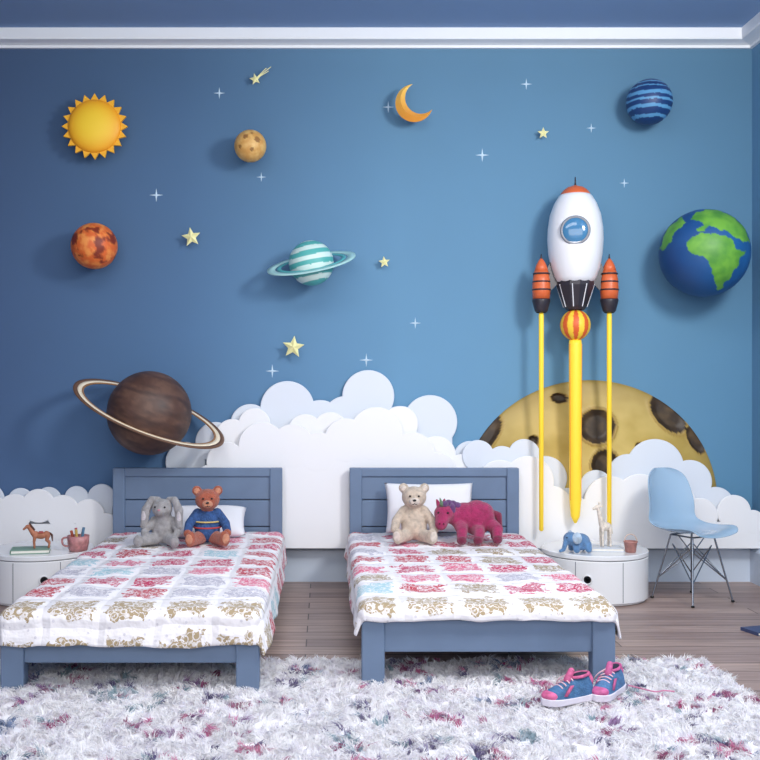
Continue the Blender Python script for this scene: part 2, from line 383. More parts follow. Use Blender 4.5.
# ---- rocket
def rocket():
    off=.2; d=YW-off; u=d/F
    X,Y,_=W(575,283,off); Z0=W(575,283,off)[2]
    R=root('rocket',(X,Y,Z0))
    mw=mat('rocket_white',(236,236,240),.3,coat=.3); mo=mat('rocket_orange',(214,102,56),.4); md=mat('rocket_dark',(48,44,52),.35)
    my=mat('flame_yellow',(250,212,56),.5,emit=.2); mfo=mat('flame_orange',(240,150,40),.5,emit=.2)  # wall decoration, not a lamp: slight glow added to the flame colours
    P=lambda L:[(r*u,(283-y)*u) for r,y in L]
    lathe('hull',P([(17,284),(20.5,278),(24,268),(26.5,254),(27.5,240),(27,228),(25,215),(21,204),(16.5,196.5),(14.5,194.5)]),mw,R)
    lathe('nose_cap',P([(15,195.2),(14.4,193.8),(12,190.5),(8,187.5),(3,186),(1,185)]),mo,R)
    lathe('antenna',P([(1,186),(.5,177)]),md,R,n=12)
    lathe('nozzle',P([(18.5,281),(19,286),(12,306),(9,310),(8,306)]),md,R,n=12,smooth=False)
    for i in range(8):
        a=2*math.pi*(i+.5)/8
        tube('nozzle_rib',[(18.6*u*math.cos(a),18.6*u*math.sin(a),-2*u),(11.5*u*math.cos(a),11.5*u*math.sin(a),-24*u)],.003,mw,R,smooth=False)
    th=-math.atan2(X,Y); fr=27.3*u
    pf=lambda k:((fr-k)*math.sin(th),-(fr-k)*math.cos(th),(283-234)*u)
    lathe('porthole_frame',[(9*u,0),(14*u,0),(14.5*u,.012),(12.5*u,.02),(12*u,.012),(9*u,.008)],mat('frame_grey',(140,142,150),.35),R,loc=pf(.018),rot=(math.pi/2,0,th))
    ball('porthole_glass',pf(.008),(12.3*u,.018,12.3*u),mat('glass_blue',(70,126,168),.12,coat=.5),R,rot=(0,0,th))
    o=ball('flame_ball',(0,0,(283-325)*u),(15*u,15*u,15.5*u),PAINT,R,seg=128)
    paint(o,lambda c:((250,208,60) if int(math.floor((math.atan2(c.y,c.x)+math.pi)/(2*math.pi)*16))%2==0 else (222,96,44)))
    lathe('exhaust_column',P([(1,341),(6,340),(6.3,345),(5.8,500),(4.5,516),(1.2,523)]),my,R,n=24)
    for s in (-1,1): tube('exhaust_edge',[(s*5.6*u,-.012,(283-344)*u),(s*4.9*u,-.012,(283-500)*u)],.004,mfo,R,smooth=False)
    for s in (-1,1):
        bx=34*u*s
        B=lambda nm,L,m,**k: lathe(nm,P(L),m,R,loc=(bx,0,0),n=24,**k)
        B('booster_nose',[(7,272),(5.5,266),(3,261),(1,258.5)],mo); B('booster_tip',[(1.2,260),(.4,254)],md)
        B('booster_body',[(7,271),(8.5,280),(9,290),(8.3,299)],mo)
        for yy in (273,281,289): B('booster_band',[(8.2+(yy-273)*.06,yy+1.6),(8.8+(yy-273)*.05,yy+.8),(8.2+(yy-273)*.06,yy)],md)
        B('booster_nozzle',[(8.8,299),(9,301),(6.5,311),(4.5,313),(4,310)],md)
        B('booster_exhaust',[(2.2,312),(2.5,316),(2.2,530),(.8,531)],my)
        v=[(s*25*u,-.006,(283-262)*u),(s*30*u,-.006,(283-272)*u),(s*30*u,-.006,(283-296)*u),(s*17*u,-.006,(283-283)*u)]
        v+= [(a,.006,c) for a,b,c in v]
        mk('booster_strut',v,[(0,1,2,3),(4,5,6,7)]+[(i,(i+1)%4,4+(i+1)%4,4+i) for i in range(4)],md,R,smooth=False)
    pin(R,off)
rocket()

# ================= BEDS =================
M_BED=mat('bed_paint',(106,126,154),.5,bump=.04,bscale=30,var=.05)
M_MATT=mat('mattress_ticking',(214,214,222),.9)
def quiltmat(seed):
    m=bpy.data.materials.new('patchwork_print'); m.use_nodes=True; nt=m.node_tree; b=nt.nodes['Principled BSDF']
    b.inputs['Roughness'].default_value=.9; b.inputs['Sheen Weight'].default_value=.1
    L=nt.links
    def M(op,a,c=None,d=None):
        n=nt.nodes.new('ShaderNodeMath'); n.operation=op
        for i,x in enumerate((a,c,d)):
            if x is None: continue
            if hasattr(x,'links'): L.new(x,n.inputs[i])
            else: n.inputs[i].default_value=x
        return n.outputs[0]
    uv=nt.nodes.new('ShaderNodeUVMap'); s=nt.nodes.new('ShaderNodeSeparateXYZ'); L.new(uv.outputs[0],s.inputs[0])
    n=nt.nodes.new('ShaderNodeTexNoise'); n.inputs['Scale'].default_value=21; n.inputs['Detail'].default_value=2.5; L.new(uv.outputs[0],n.inputs['Vector'])
    ns=nt.nodes.new('ShaderNodeSeparateXYZ'); L.new(n.outputs['Color'],ns.inputs[0])
    nl=nt.nodes.new('ShaderNodeTexNoise'); nl.inputs['Scale'].default_value=3; L.new(uv.outputs[0],nl.inputs['Vector'])
    nls=nt.nodes.new('ShaderNodeSeparateXYZ'); L.new(nl.outputs['Color'],nls.inputs[0])
    U=M('ADD',M('MULTIPLY_ADD',s.outputs[0],1/.212,50.35),M('MULTIPLY',nls.outputs[0],.35)); V=M('ADD',M('MULTIPLY_ADD',s.outputs[1],1/.235,50.0),M('MULTIPLY',nls.outputs[1],.35))
    iu=M('FLOOR',U); iv=M('FLOOR',V)
    fu=M('ABSOLUTE',M('ADD',M('SUBTRACT',M('FRACT',U),.5),M('MULTIPLY',M('SUBTRACT',ns.outputs[0],.5),.6)))
    fv=M('ABSOLUTE',M('ADD',M('SUBTRACT',M('FRACT',V),.5),M('MULTIPLY',M('SUBTRACT',ns.outputs[1],.5),.6)))
    mask=M('MULTIPLY',M('LESS_THAN',fu,.37),M('LESS_THAN',fv,.34))
    cv=nt.nodes.new('ShaderNodeCombineXYZ'); L.new(iu,cv.inputs[0]); L.new(iv,cv.inputs[1]); cv.inputs[2].default_value=seed
    wn=nt.nodes.new('ShaderNodeTexWhiteNoise'); L.new(cv.outputs[0],wn.inputs['Vector'])
    r=nt.nodes.new('ShaderNodeValToRGB'); r.color_ramp.interpolation='CONSTANT'; e=r.color_ramp.elements
    cols=[(0,(196,44,92)),(.24,(220,104,134)),(.38,(166,146,118)),(.52,(164,204,214)),(.62,(190,48,70)),(.82,(186,182,196))]
    e[0].position=0; e[0].color=lin(cols[0][1]); e[1].position=cols[1][0]; e[1].color=lin(cols[1][1])
    for p,c in cols[2:]:
        k=e.new(p); k.color=lin(c)
    L.new(wn.outputs['Value'],r.inputs['Fac'])
    tan=nt.nodes.new('ShaderNodeMixRGB'); L.new(M('LESS_THAN',iv,50.9),tan.inputs[0]); L.new(r.outputs['Color'],tan.inputs[1]); tan.inputs[2].default_value=lin((172,152,120))
    # printed floral motif inside patches: small rings and specks left white
    vo=nt.nodes.new('ShaderNodeTexVoronoi'); vo.inputs['Scale'].default_value=32; L.new(uv.outputs[0],vo.inputs['Vector'])
    n3=nt.nodes.new('ShaderNodeTexNoise'); n3.inputs['Scale'].default_value=34; n3.inputs['Detail'].default_value=3; L.new(uv.outputs[0],n3.inputs['Vector'])
    rg=M('LESS_THAN',M('ABSOLUTE',M('SUBTRACT',vo.outputs['Distance'],.42)),.07)
    sq=M('LESS_THAN',M('ABSOLUTE',M('SUBTRACT',n3.outputs['Fac'],.5)),.018)
    white=M('MAXIMUM',M('MULTIPLY',rg,.65),M('MULTIPLY',sq,.9))
    mask2=M('MULTIPLY',mask,M('SUBTRACT',1.0,white))
    vo2=nt.nodes.new('ShaderNodeTexVoronoi'); vo2.inputs['Scale'].default_value=30; L.new(uv.outputs[0],vo2.inputs['Vector'])
    pale=nt.nodes.new('ShaderNodeMixRGB'); pale.inputs[1].default_value=lin((244,240,243)); pale.inputs[2].default_value=lin((208,204,214)); L.new(M('MULTIPLY',M('LESS_THAN',vo2.outputs['Distance'],.16),.7),pale.inputs[0])
    mx=nt.nodes.new('ShaderNodeMixRGB'); L.new(pale.outputs[0],mx.inputs[1]); L.new(tan.outputs[0],mx.inputs[2]); L.new(mask2,mx.inputs[0])
    L.new(mx.outputs[0],b.inputs['Base Color'])
    bp=nt.nodes.new('ShaderNodeBump'); bp.inputs['Strength'].default_value=.6; bp.inputs['Distance'].default_value=.01
    q=M('ADD',M('MINIMUM',M('MULTIPLY',M('SUBTRACT',.5,M('ABSOLUTE',M('SUBTRACT',M('FRACT',U),.5))),8),1),M('MINIMUM',M('MULTIPLY',M('SUBTRACT',.5,M('ABSOLUTE',M('SUBTRACT',M('FRACT',V),.5))),8),1))
    n4=nt.nodes.new('ShaderNodeTexNoise'); n4.inputs['Scale'].default_value=30; L.new(uv.outputs[0],n4.inputs['Vector'])
    L.new(M('ADD',q,n4.outputs['Fac']),bp.inputs['Height']); L.new(bp.outputs['Normal'],b.inputs['Normal'])
    return m
def bed(cx,yf,railz,dropf,seed,drops=.10):
    yh=5.85; hw=.4855; zt=.315
    R=root('bed',(cx,0,0))
    for s in (-1,1):
        box('head_post',(.07,.055,.686),(s*(hw-.035),yh-.0275,.343),M_BED,R,.006)
        box('foot_leg',(.088,.07,.262),(s*(hw-.044),yf+.035,.131),M_BED,R,.006)
        box('side_rail',(.03,yh-yf-.12,.11),(s*(hw-.03),(yh+yf)/2,.2),M_BED,R,.004)
    for i,(z0,z1) in enumerate([(.2,.345),(.35,.50),(.505,.64)]):
        box('head_plank',(2*hw-.13,.028,z1-z0),(0,yh-.022,(z0+z1)/2),M_BED,R,.005)
    box('head_cap',(2*hw-.13,.04,.05),(0,yh-.0275,.661),M_BED,R,.006)
    box('foot_rail',(2*hw-.17,.035,.26-railz),(0,yf+.03,(.26+railz)/2),M_BED,R,.005)
    box('slat_base',(2*hw-.08,yh-yf-.14,.03),(0,(yh+yf)/2,.17),M_BED,R,.003)
    box('mattress',(2*hw-.10,yh-yf-.14,.12),(0,(yh+yf)/2+.01,.246),M_MATT,R,.03)
    r=.045; ox=hw+.012; oy=yf-.014
    x0,x1=-ox+r,ox-r; y0=oy+r; y1=yh-.075
    ns,nt_=150,230
    arc=r*math.pi/2
    S=np.linspace(x0-arc-drops,x1+arc+drops,ns); T=np.linspace(y0-arc-dropf,y1,nt_)
    v=[];uvs=[]
    for t in T:
        for s in S:
            qx=min(max(s,x0),x1); qy=max(t,y0); dx=s-qx; dy=t-qy; h0=math.hypot(dx,dy)
            d=(abs(dx)**5+abs(dy)**5)**.2
            hem=1+.16*noise.noise(Vector((s*3,t*3,seed)))
            wr=.008*noise.noise(Vector((s*5,t*3,seed*3)))+.006*noise.noise(Vector((s*14,t*9,seed)))+.012*abs(noise.noise(Vector((s*3+t*2,t*5,seed+9))))
            if h0<1e-6: p=(s,t,zt+wr)
            else:
                ux,uy=dx/h0,dy/h0
                if d<arc: a=d/r; o=r*math.sin(a); h=r*(1-math.cos(a)); fl=0
                else: o=r; fl=(d-arc); h=r+fl*hem
                ang=math.atan2(dy,dx)
                wv=fl*(.16+.2*noise.noise(Vector((qx*5,qy*5,ang+seed))))
                o+=max(0,wv)
                p=(qx+ux*o,qy+uy*o,zt-h*1.0+wr)
            v.append((p[0],p[1],max(p[2],.05))); uvs.append((s,t-(oy)))
    f=[(j*ns+i,j*ns+i+1,(j+1)*ns+i+1,(j+1)*ns+i) for j in range(nt_-1) for i in range(ns-1)]
    q=mk('patchwork_quilt',v,f,quiltmat(seed),R,smooth=True,solid=.008)
    ul=q.data.uv_layers.new(name='UVMap')
    for lp in q.data.loops: ul.data[lp.index].uv=uvs[lp.vertex_index]
bed(-.733,3.79,.115,.085,3.0,.11)
bed(.625,3.87,.135,.012,8.0,.075)
QT=.328

# ---------- pillows
def pillow(x,y,z,w,h,th,tilt,rz,c=(236,235,240)):
    n=28; v=[];f=[]
    for side in (1,-1):
        for j in range(n+1):
            for i in range(n+1):
                a=-1+2*i/n; b=-1+2*j/n
                e=((1-abs(a)**3.2)*(1-abs(b)**3.2)); e=max(0,e)**.5
                pinch=1-.06*(1-abs(a)**2)*abs(b)**4; pin2=1-.06*(1-abs(b)**2)*abs(a)**4
                v.append((a*w/2*pin2,b*h/2*pinch,side*(th/2*e*(1+.12*noise.noise(Vector((a*2,b*2,side)))))))
    N=(n+1)**2
    for s in range(2):
        for j in range(n):
            for i in range(n):
                q=[s*N+j*(n+1)+i,s*N+j*(n+1)+i+1,s*N+(j+1)*(n+1)+i+1,s*N+(j+1)*(n+1)+i]; f.append(tuple(q))
    o=mk('pillow',v,f,mat('pillow_cotton',c,.9,bump=.1,bscale=20),loc=(x,y,z),rot=(tilt,0,rz))
    w_=o.modifiers.new('w','WELD'); w_.merge_threshold=.001
pillow(-.66,5.62,QT+.078,.44,.26,.10,math.radians(28),.05)
pillow(.585,5.68,QT+.145,.50,.29,.11,math.radians(68),0)

# ---------- plush toys
def plushmat(n,c): return mat(n,c,.95,bump=.9,bscale=160,var=.22,vscale=45,sheen=.3)
def teddy(loc,sc,rz,fur,light,sweater=None,inner=None):
    R=root('teddy_bear',loc,rz,sc); m=plushmat('bear_fur',fur); ml=plushmat('bear_light',light)
    arms=[]; 
    for s in (-1,1):
        arms+= [('c',(s*.05,-.005,.155),(s*.092,-.035,.105),.027,.024),('c',(s*.092,-.035,.105),(s*.10,-.085,.07),.024,.022)]
    body=[('e',(0,0,.09),(.068,.058,.088)),('e',(0,-.012,.07),(.066,.06,.06))]
    head=[('e',(0,-.012,.226),(.064,.055,.056)),('e',(0,-.03,.215),(.052,.045,.042)),('e',(0,0,.17),(.035,.035,.03))]
    ears=[]; legs=[]
    for s in (-1,1):
        ears+=[('e',(s*.054,-.004,.272),(.026,.014,.026),(0,0,0))]
        legs+=[('c',(s*.035,-.03,.036),(s*.08,-.125,.033),.036,.029),('e',(s*.085,-.145,.043),(.029,.02,.041),(.1,0,-s*.3))]
    if sweater:
        ms=mat('knit_sweater',sweater,.95,bump=1,bscale=120,var=.35,vscale=60)
        blob('sweater',body+[('e',(0,0,.15),(.047,.045,.03))]+[a for i,a in enumerate(arms)],ms,R,.0055)
        for zz,cc in ((.085,(190,70,70)),(.115,(214,190,120))):
            k=.071 if zz<.1 else .066
            tube('sweater_stripe',[(k*math.cos(a),-.008+(k-.009)*math.sin(a),zz) for a in [i*math.pi/12 for i in range(24)]],.004,mat('stripe',cc,.9),R,cyclic=True)
        blob('head_and_ears',head+ears,m,R,.005); blob('legs',legs,m,R,.005)
        for s in (-1,1): ball('paw',(s*.10,-.098,.065),(.021,.02,.02),m,R)
    else:
        blob('body_and_head',body+arms+head+ears+legs,m,R,.0055)
    blob('muzzle',[('e',(0,-.066,.208),(.028,.022,.021)),('e',(0,-.055,.212),(.03,.022,.024))],ml,R,.004)
    for s in (-1,1):
        ball('eye',(s*.022,-.0665,.236),.0055,M_BLACK,R,seg=16)
        ball('ear_inner',(s*.054,-.0155,.271),(.016,.006,.016),ml,R,seg=16)
        ball('foot_pad',(s*.092,-.162,.045),(.019,.006,.026),ml,R,rot=(.1,0,s*.3),seg=20)
    ball('nose',(0,-.088,.217),(.009,.006,.006),M_BLACK,R,seg=16)
    tube('mouth',[(-.012,-.083,.198),(-.004,-.0885,.195),(0,-.0885,.204),(.004,-.0885,.195),(.012,-.083,.198)],.0014,M_BLACK,R)
    return R
teddy((-.622,5.34,QT),1.02,.12,(172,90,66),(206,140,110),sweater=(56,88,140))
teddy((.475,5.42,QT),1.04,-.05,(206,188,170),(224,210,198))
def bunny(loc,sc,rz):
    R=root('plush_bunny',loc,rz,sc); m=plushmat('bunny_fur',(160,157,158)); ml=plushmat('bunny_light',(206,200,204))
    P=[('e',(0,0,.08),(.066,.056,.078)),('e',(-.005,-.02,.19),(.054,.052,.05)),('e',(-.005,-.055,.178),(.032,.028,.026)),('e',(0,0,.14),(.04,.04,.04))]
    for s in (-1,1):
        P+=[('c',(s*.05,-.01,.125),(s*.09,-.06,.07),.022,.018),('c',(s*.09,-.06,.07),(s*.07,-.10,.035),.018,.019)]
        P+=[('c',(s*.035,-.03,.033),(s*.085,-.12,.03),.033,.024),('e',(s*.095,-.15,.034),(.025,.03,.033))]
        P+=[('e',(s*.03,-.012,.23),(.018,.012,.016))]
    blob('body_and_head',P,m,R,.0055)
    for s in (-1,1):
        blob('ear',[('c',(s*.028,-.01,.236),(s*.062,-.02,.235),.014,.017),('c',(s*.062,-.02,.235),(s*.088,-.035,.18),.018,.024),('c',(s*.088,-.035,.18),(s*.095,-.05,.10),.024,.019)],m,R,.005)
        ball('eye',(s*.026-.005,-.066,.2),.005,M_BLACK,R,seg=16)
        ball('ear_lining',(s*.094,-.058,.14),(.013,.008,.04),ml,R,rot=(.15,0,0),seg=16)
    ball('nose',(-.005,-.084,.187),(.008,.005,.005),mat('nose_pink',(200,140,150),.6),R,seg=16)
bunny((-.845,5.31,QT),1.0,-.12)
def unicorn(loc,sc,rz):
    R=root('plush_unicorn',loc,rz,sc); m=plushmat('magenta_plush',(164,40,92)); md=plushmat('wine_plush',(122,28,64)); mg=plushmat('mane_violet',(104,62,116))
    P=[('e',(.065,0,.125),(.088,.07,.095)),('e',(.0,0,.13),(.08,.066,.078)),('e',(.10,0,.13),(.065,.066,.08)),
       ('c',(-.04,-.005,.135),(-.09,-.03,.15),.055,.045),('e',(-.115,-.045,.155),(.055,.048,.05)),('c',(-.125,-.06,.14),(-.14,-.09,.105),.041,.033),
       ('c',(-.115,-.02,.195),(-.11,-.015,.225),.014,.007),('c',(-.14,-.02,.193),(-.15,-.015,.223),.014,.007)]
    L=[((.14,-.04,.09),(.16,-.085,.075),(.15,-.12,.03)),((.06,-.045,.07),(.06,-.1,.06),(.045,-.14,.028)),
       ((-.03,-.05,.09),(-.03,-.10,.07),(-.04,-.135,.028)),((.14,.02,.09),(.165,.0,.06),(.165,-.01,.03))]
    for a,b,c in L: P+=[('c',a,b,.036,.03),('c',b,c,.03,.025)]
    blob('body_and_head',P,m,R,.0055)
    for a,b,c in L:
        c=Vector(c); blob('hoof',[('e',tuple(c+Vector((0,-.006,-.002))),(.027,.027,.025))],md,R,.005)
    blob('tail',[('c',(.15,0,.15),(.178,-.02,.14),.018,.02),('c',(.178,-.02,.14),(.186,-.04,.07),.02,.012)],md,R,.005)
    blob('mane',[('e',(-.09,-.03,.207),(.022,.022,.02)),('e',(-.065,-.02,.2),(.022,.024,.022)),('e',(-.04,-.015,.19),(.022,.024,.022)),('e',(-.115,-.065,.207),(.02,.018,.018)),('e',(-.075,-.06,.18),(.018,.018,.03))],mg,R,.005)
    lathe('horn',[(.012,0),(.009,.02),(.005,.04),(.001,.055)],mat('horn_green',(110,140,110),.6),R,loc=(-.13,-.064,.198),rot=(.5,-.35,0),n=16)
    for s,p in ((-1,(-.152,-.08,.163)),(1,(-.105,-.092,.163))): ball('eye',p,.006,M_BLACK,R,seg=16)
    ball('nostril',(-.152,-.121,.11),.004,M_BLACK,R,seg=12); ball('nostril',(-.132,-.124,.11),.004,M_BLACK,R,seg=12)
unicorn((.742,5.40,QT),1.0,.05)

# ================= NIGHTSTANDS =================
M_NS=mat('nightstand_plastic',(236,237,240),.22,coat=.5)
M_GAP=mat('seam_shadow_grey',(96,102,114),.6)
def nightstand(x,y,hole_angles,seams):
    R=root('nightstand',(x,y,0)); r=.285; H=.266
    lathe('drum',[(r-.02,0),(r-.012,.004),(r-.012,.012),(r,.016),(r,H-.034),(r-.004,H-.030)],M_NS,R,n=96,smooth=False)
    lathe('groove',[(r-.008,H-.031),(r-.008,H-.024)],M_GAP,R,n=96)
    lathe('top_tray',[(r-.002,H-.026),(r+.002,H-.022),(r+.002,H-.004),(r-.002,H),(0,H)],M_NS,R,n=96,smooth=False)
    for a in seams:
        tube('door_seam',[((r)*math.sin(a),-(r)*math.cos(a),.02),((r)*math.sin(a),-(r)*math.cos(a),H-.036)],.0018,M_GAP,R,smooth=False)
    for a in hole_angles:
        c=(r*math.sin(a),-r*math.cos(a),.14)
        lathe('finger_ring',[(.019,0),(.026,0),(.027,.003),(.024,.006),(.020,.004),(.019,0)],M_NS,R,loc=c,rot=(math.pi/2,0,a),n=32)
        lathe('finger_hole',[(.0,.0015),(.02,.0015)],mat('hole_shade',(40,44,54),.7),R,loc=c,rot=(math.pi/2,0,a),n=32)  # dark disc stands in for the shade inside the hole; nothing is cut
    return H+.0005
NT=nightstand(1.48,5.57,[-.38],[-.6,.28]); nightstand(-1.56,5.56,[.32],[-.25,.62])

# ---------- items on nightstands
def book(name,loc,size,rz,c,n='book'):
    R=root(n,loc,rz); w,d,h=size; mc=mat('cover',c,.5); mp=mat('pages',(238,234,224),.8)
    box('pages',(w-.006,d-.006,h-.006),(0.001,0,h/2),mp,R,.001)
    box('cover_front',(w,d,.003),(0,0,h-.0015),mc,R,.001); box('cover_back',(w,d,.003),(0,0,.0015),mc,R,.001)
    box('spine',(.003,d,h),(-w/2,0,h/2),mc,R,.001)
book('b',(-1.58,5.43,NT),(.20,.14,.02),.2,(120,160,140)); 
def horse(loc,sc,rz):
    R=root('toy_horse',loc,rz,sc); m=mat('horse_wood',(176,112,84),.6,var=.15,vscale=30); md=mat('horse_mane',(84,52,44),.8); 
    P=[('e',(0,0,.085),(.042,.022,.024)),('e',(-.035,0,.09),(.025,.02,.026)),('e',(.035,0,.09),(.024,.021,.024)),
       ('c',(-.05,0,.10),(-.078,0,.14),.018,.012),('e',(-.085,0,.148),(.017,.011,.012)),('c',(-.09,0,.146),(-.112,0,.13),.010,.007),
       ('c',(-.077,-.006,.155),(-.075,-.007,.168),.004,.002),('c',(-.077,.006,.155),(-.075,.007,.168),.004,.002)]
    for s in (-1,1):
        P+=[('c',(-.04,s*.012,.08),(-.045,s*.013,.04),.013,.0085),('c',(-.045,s*.013,.04),(-.042,s*.013,.006),.0085,.007)]
        P+=[('c',(.045,s*.012,.08),(.036,s*.013,.055),.015,.011),('c',(.036,s*.013,.055),(.055,s*.013,.035),.011,.008),('c',(.055,s*.013,.035),(.05,s*.013,.006),.008,.007)]
    blob('body',P,m,R,.0028,2)
    blob('mane',[('c',(-.072,0,.162),(-.045,0,.125),.007,.008)],md,R,.003,2)
    blob('tail',[('c',(.056,0,.10),(.07,0,.085),.006,.008),('c',(.07,0,.085),(.074,0,.045),.008,.004)],md,R,.003,2)
    box('saddle',(.03,.048,.006),(0,0,.108),mat('saddle_red',(190,80,80),.7),R,.002)
horse((-1.525,5.43,NT+.0205),.8,.25)
def mug(loc,c,c2):
    R=root('mug',loc,math.pi,1.1); m=mat('mug_glaze',c,.4,var=.35,vscale=40)
    lathe('cup',[(.038,0),(.045,.004),(.052,.04),(.054,.075),(.051,.075),(.048,.04),(.04,.01),(.0,.008)],m,R)
    tube('handle',[(.051,0,.065),(.077,0,.065),(.081,0,.042),(.071,0,.022),(.048,0,.022)],.005,m,R)
    for i,(a,cc) in enumerate([(.3,(190,90,64)),(1.5,(214,180,100)),(2.7,(90,130,160)),(4.2,(214,214,220)),(5.3,(180,76,100))]):
        tube('crayon',[(.012*math.cos(a),.012*math.sin(a),.01),(.034*math.cos(a),.034*math.sin(a),.10+.008*(i%3))],.007,mat('crayon',cc,.5),R,smooth=False)
mug((-1.335,5.47,NT),(190,130,130),(90,60,60))
book('b2',(1.52,5.50,NT),(.18,.14,.018),-.1,(206,212,222))
def blueplush(loc,sc,rz):
    R=root('plush_elephant',loc,rz,sc); m=plushmat('blue_plush',(96,138,184)); ml=plushmat('pale_plush',(186,206,226))
    P=[('e',(.02,0,.05),(.05,.04,.042)),('e',(-.035,-.01,.068),(.036,.034,.034)),('c',(-.06,-.015,.06),(-.08,-.03,.02),.014,.010),('c',(-.08,-.03,.02),(-.10,-.035,.014),.010,.008)]
    for a in ((-.015,-.035,.016),(.05,-.03,.016),(-.01,.035,.016),(.05,.03,.016)): P.append(('c',(a[0],a[1]*.7,.04),a,.018,.016))
    blob('body',P,m,R,.004)
    for s in (-1,1): blob('ear',[('e',(-.02,s*.04-.01,.075),(.024,.01,.03),(0,0,s*.5))],ml,R,.004)
    ball('eye',(-.062,-.028,.076),.004,M_BLACK,R,seg=12)
blueplush((1.345,5.42,NT),1.1,.2)
def giraffe(loc,sc,rz):
    R=root('giraffe_figurine',loc,rz,sc); m=mat('giraffe_wood',(226,214,200),.5,var=.25,vscale=60)
    P=[('e',(0,0,.11),(.035,.02,.024)),('c',(-.022,0,.12),(-.045,0,.215),.016,.009),('c',(-.045,0,.217),(-.072,0,.208),.012,.007)]
    for x in (-.022,.024):
        for s in (-1,1): P+=[('c',(x,s*.01,.10),(x-.001,s*.012,.05),.009,.006),('c',(x-.001,s*.012,.05),(x,s*.012,.006),.006,.006)]
    for s in (-1,1): P+=[('c',(-.04,s*.006,.225),(-.036,s*.007,.243),.003,.003),('c',(-.038,s*.01,.22),(-.03,s*.022,.222),.005,.003)]
    P+=[('c',(.034,0,.115),(.042,0,.07),.004,.003)]
    blob('body',P,m,R,.0028,2)
giraffe((1.52,5.49,NT+.0185),1.0,.25)
def cup(loc):
    R=root('toy_bucket',loc)
    lathe('bucket',[(.024,0),(.028,.003),(.034,.05),(.037,.052),(.037,.06),(.033,.06),(.03,.05),(.024,.008),(0,.006)],mat('terracotta',(176,124,116),.7,var=.2,vscale=40),R)
    tube('handle',[(-.035,0,.055),(-.03,0,.085),(0,0,.1),(.03,0,.085),(.035,0,.055)],.003,mat('handle_cream',(214,190,176),.7),R)
cup((1.635,5.42,NT))

# ================= CHAIR =================
def chair():
    R=root('shell_chair',(1.975,5.47,0),math.radians(28)); ms=mat('shell_blue_translucent',(170,202,228),.18,coat=.5,alpha=.68); mc=mat('chrome',(150,156,166),.22,metal=1)
    prof=[(.185,.358,.15),(.17,.372,.172),(.12,.376,.185),(.06,.368,.19),(-.02,.362,.19),(-.09,.37,.187),(-.14,.395,.18),(-.17,.44,.176),(-.188,.50,.172),(-.203,.57,.166),(-.216,.635,.152),(-.222,.67,.13),(-.225,.692,.09),(-.226,.70,.05)]
    v=[];f=[];n=14; K=len(prof)
    for k,(fy,z,w) in enumerate(prof):
        back=max(0,min(1,(z-.37)/.12)) if k>4 else 0
        for i in range(n+1):
            a=-1+2*i/n; c=abs(a)**2.4
            v.append((w*a, -(fy+ (.075*c)*back*(w/.2)), z+(.035*c)*(1-back)*(1 if k>0 else .6)))
    for k in range(K-1):
        for i in range(n): f.append((k*(n+1)+i,k*(n+1)+i+1,(k+1)*(n+1)+i+1,(k+1)*(n+1)+i))
    mk('seat_shell',v,f,ms,R,solid=.007,sub=2)
    top={};feet={}
    for sx in (-1,1):
        for sy in (-1,1):
            top[sx,sy]=(sx*.08,sy*.075-.01,.352); feet[sx,sy]=(sx*.15,sy*.14-.01,.006)
    for k in top:
        tube('leg',[top[k],feet[k]],.005,mc,R,smooth=False)
        ball('glide',(feet[k][0],feet[k][1],.007),(.010,.010,.007),M_BLACK,R,seg=16)
        low=tuple(feet[k][i]+(top[k][i]-feet[k][i])*.32 for i in range(3))
        for kk in ((-k[0],k[1]),(k[0],-k[1])):
            t=top[kk]; tube('brace',[low,(t[0]*.9,t[1]*.9,.30)],.0032,mc,R,smooth=False)
            tube('top_bar',[top[k],t],.0042,mc,R,smooth=False)
        tube('brace_inner',[low,(top[k][0]*.1,top[k][1]*.1-.01,.25),(-top[k][0]*.6,top[k][1]*.6,.345)],.0032,mc,R,smooth=False)
chair()

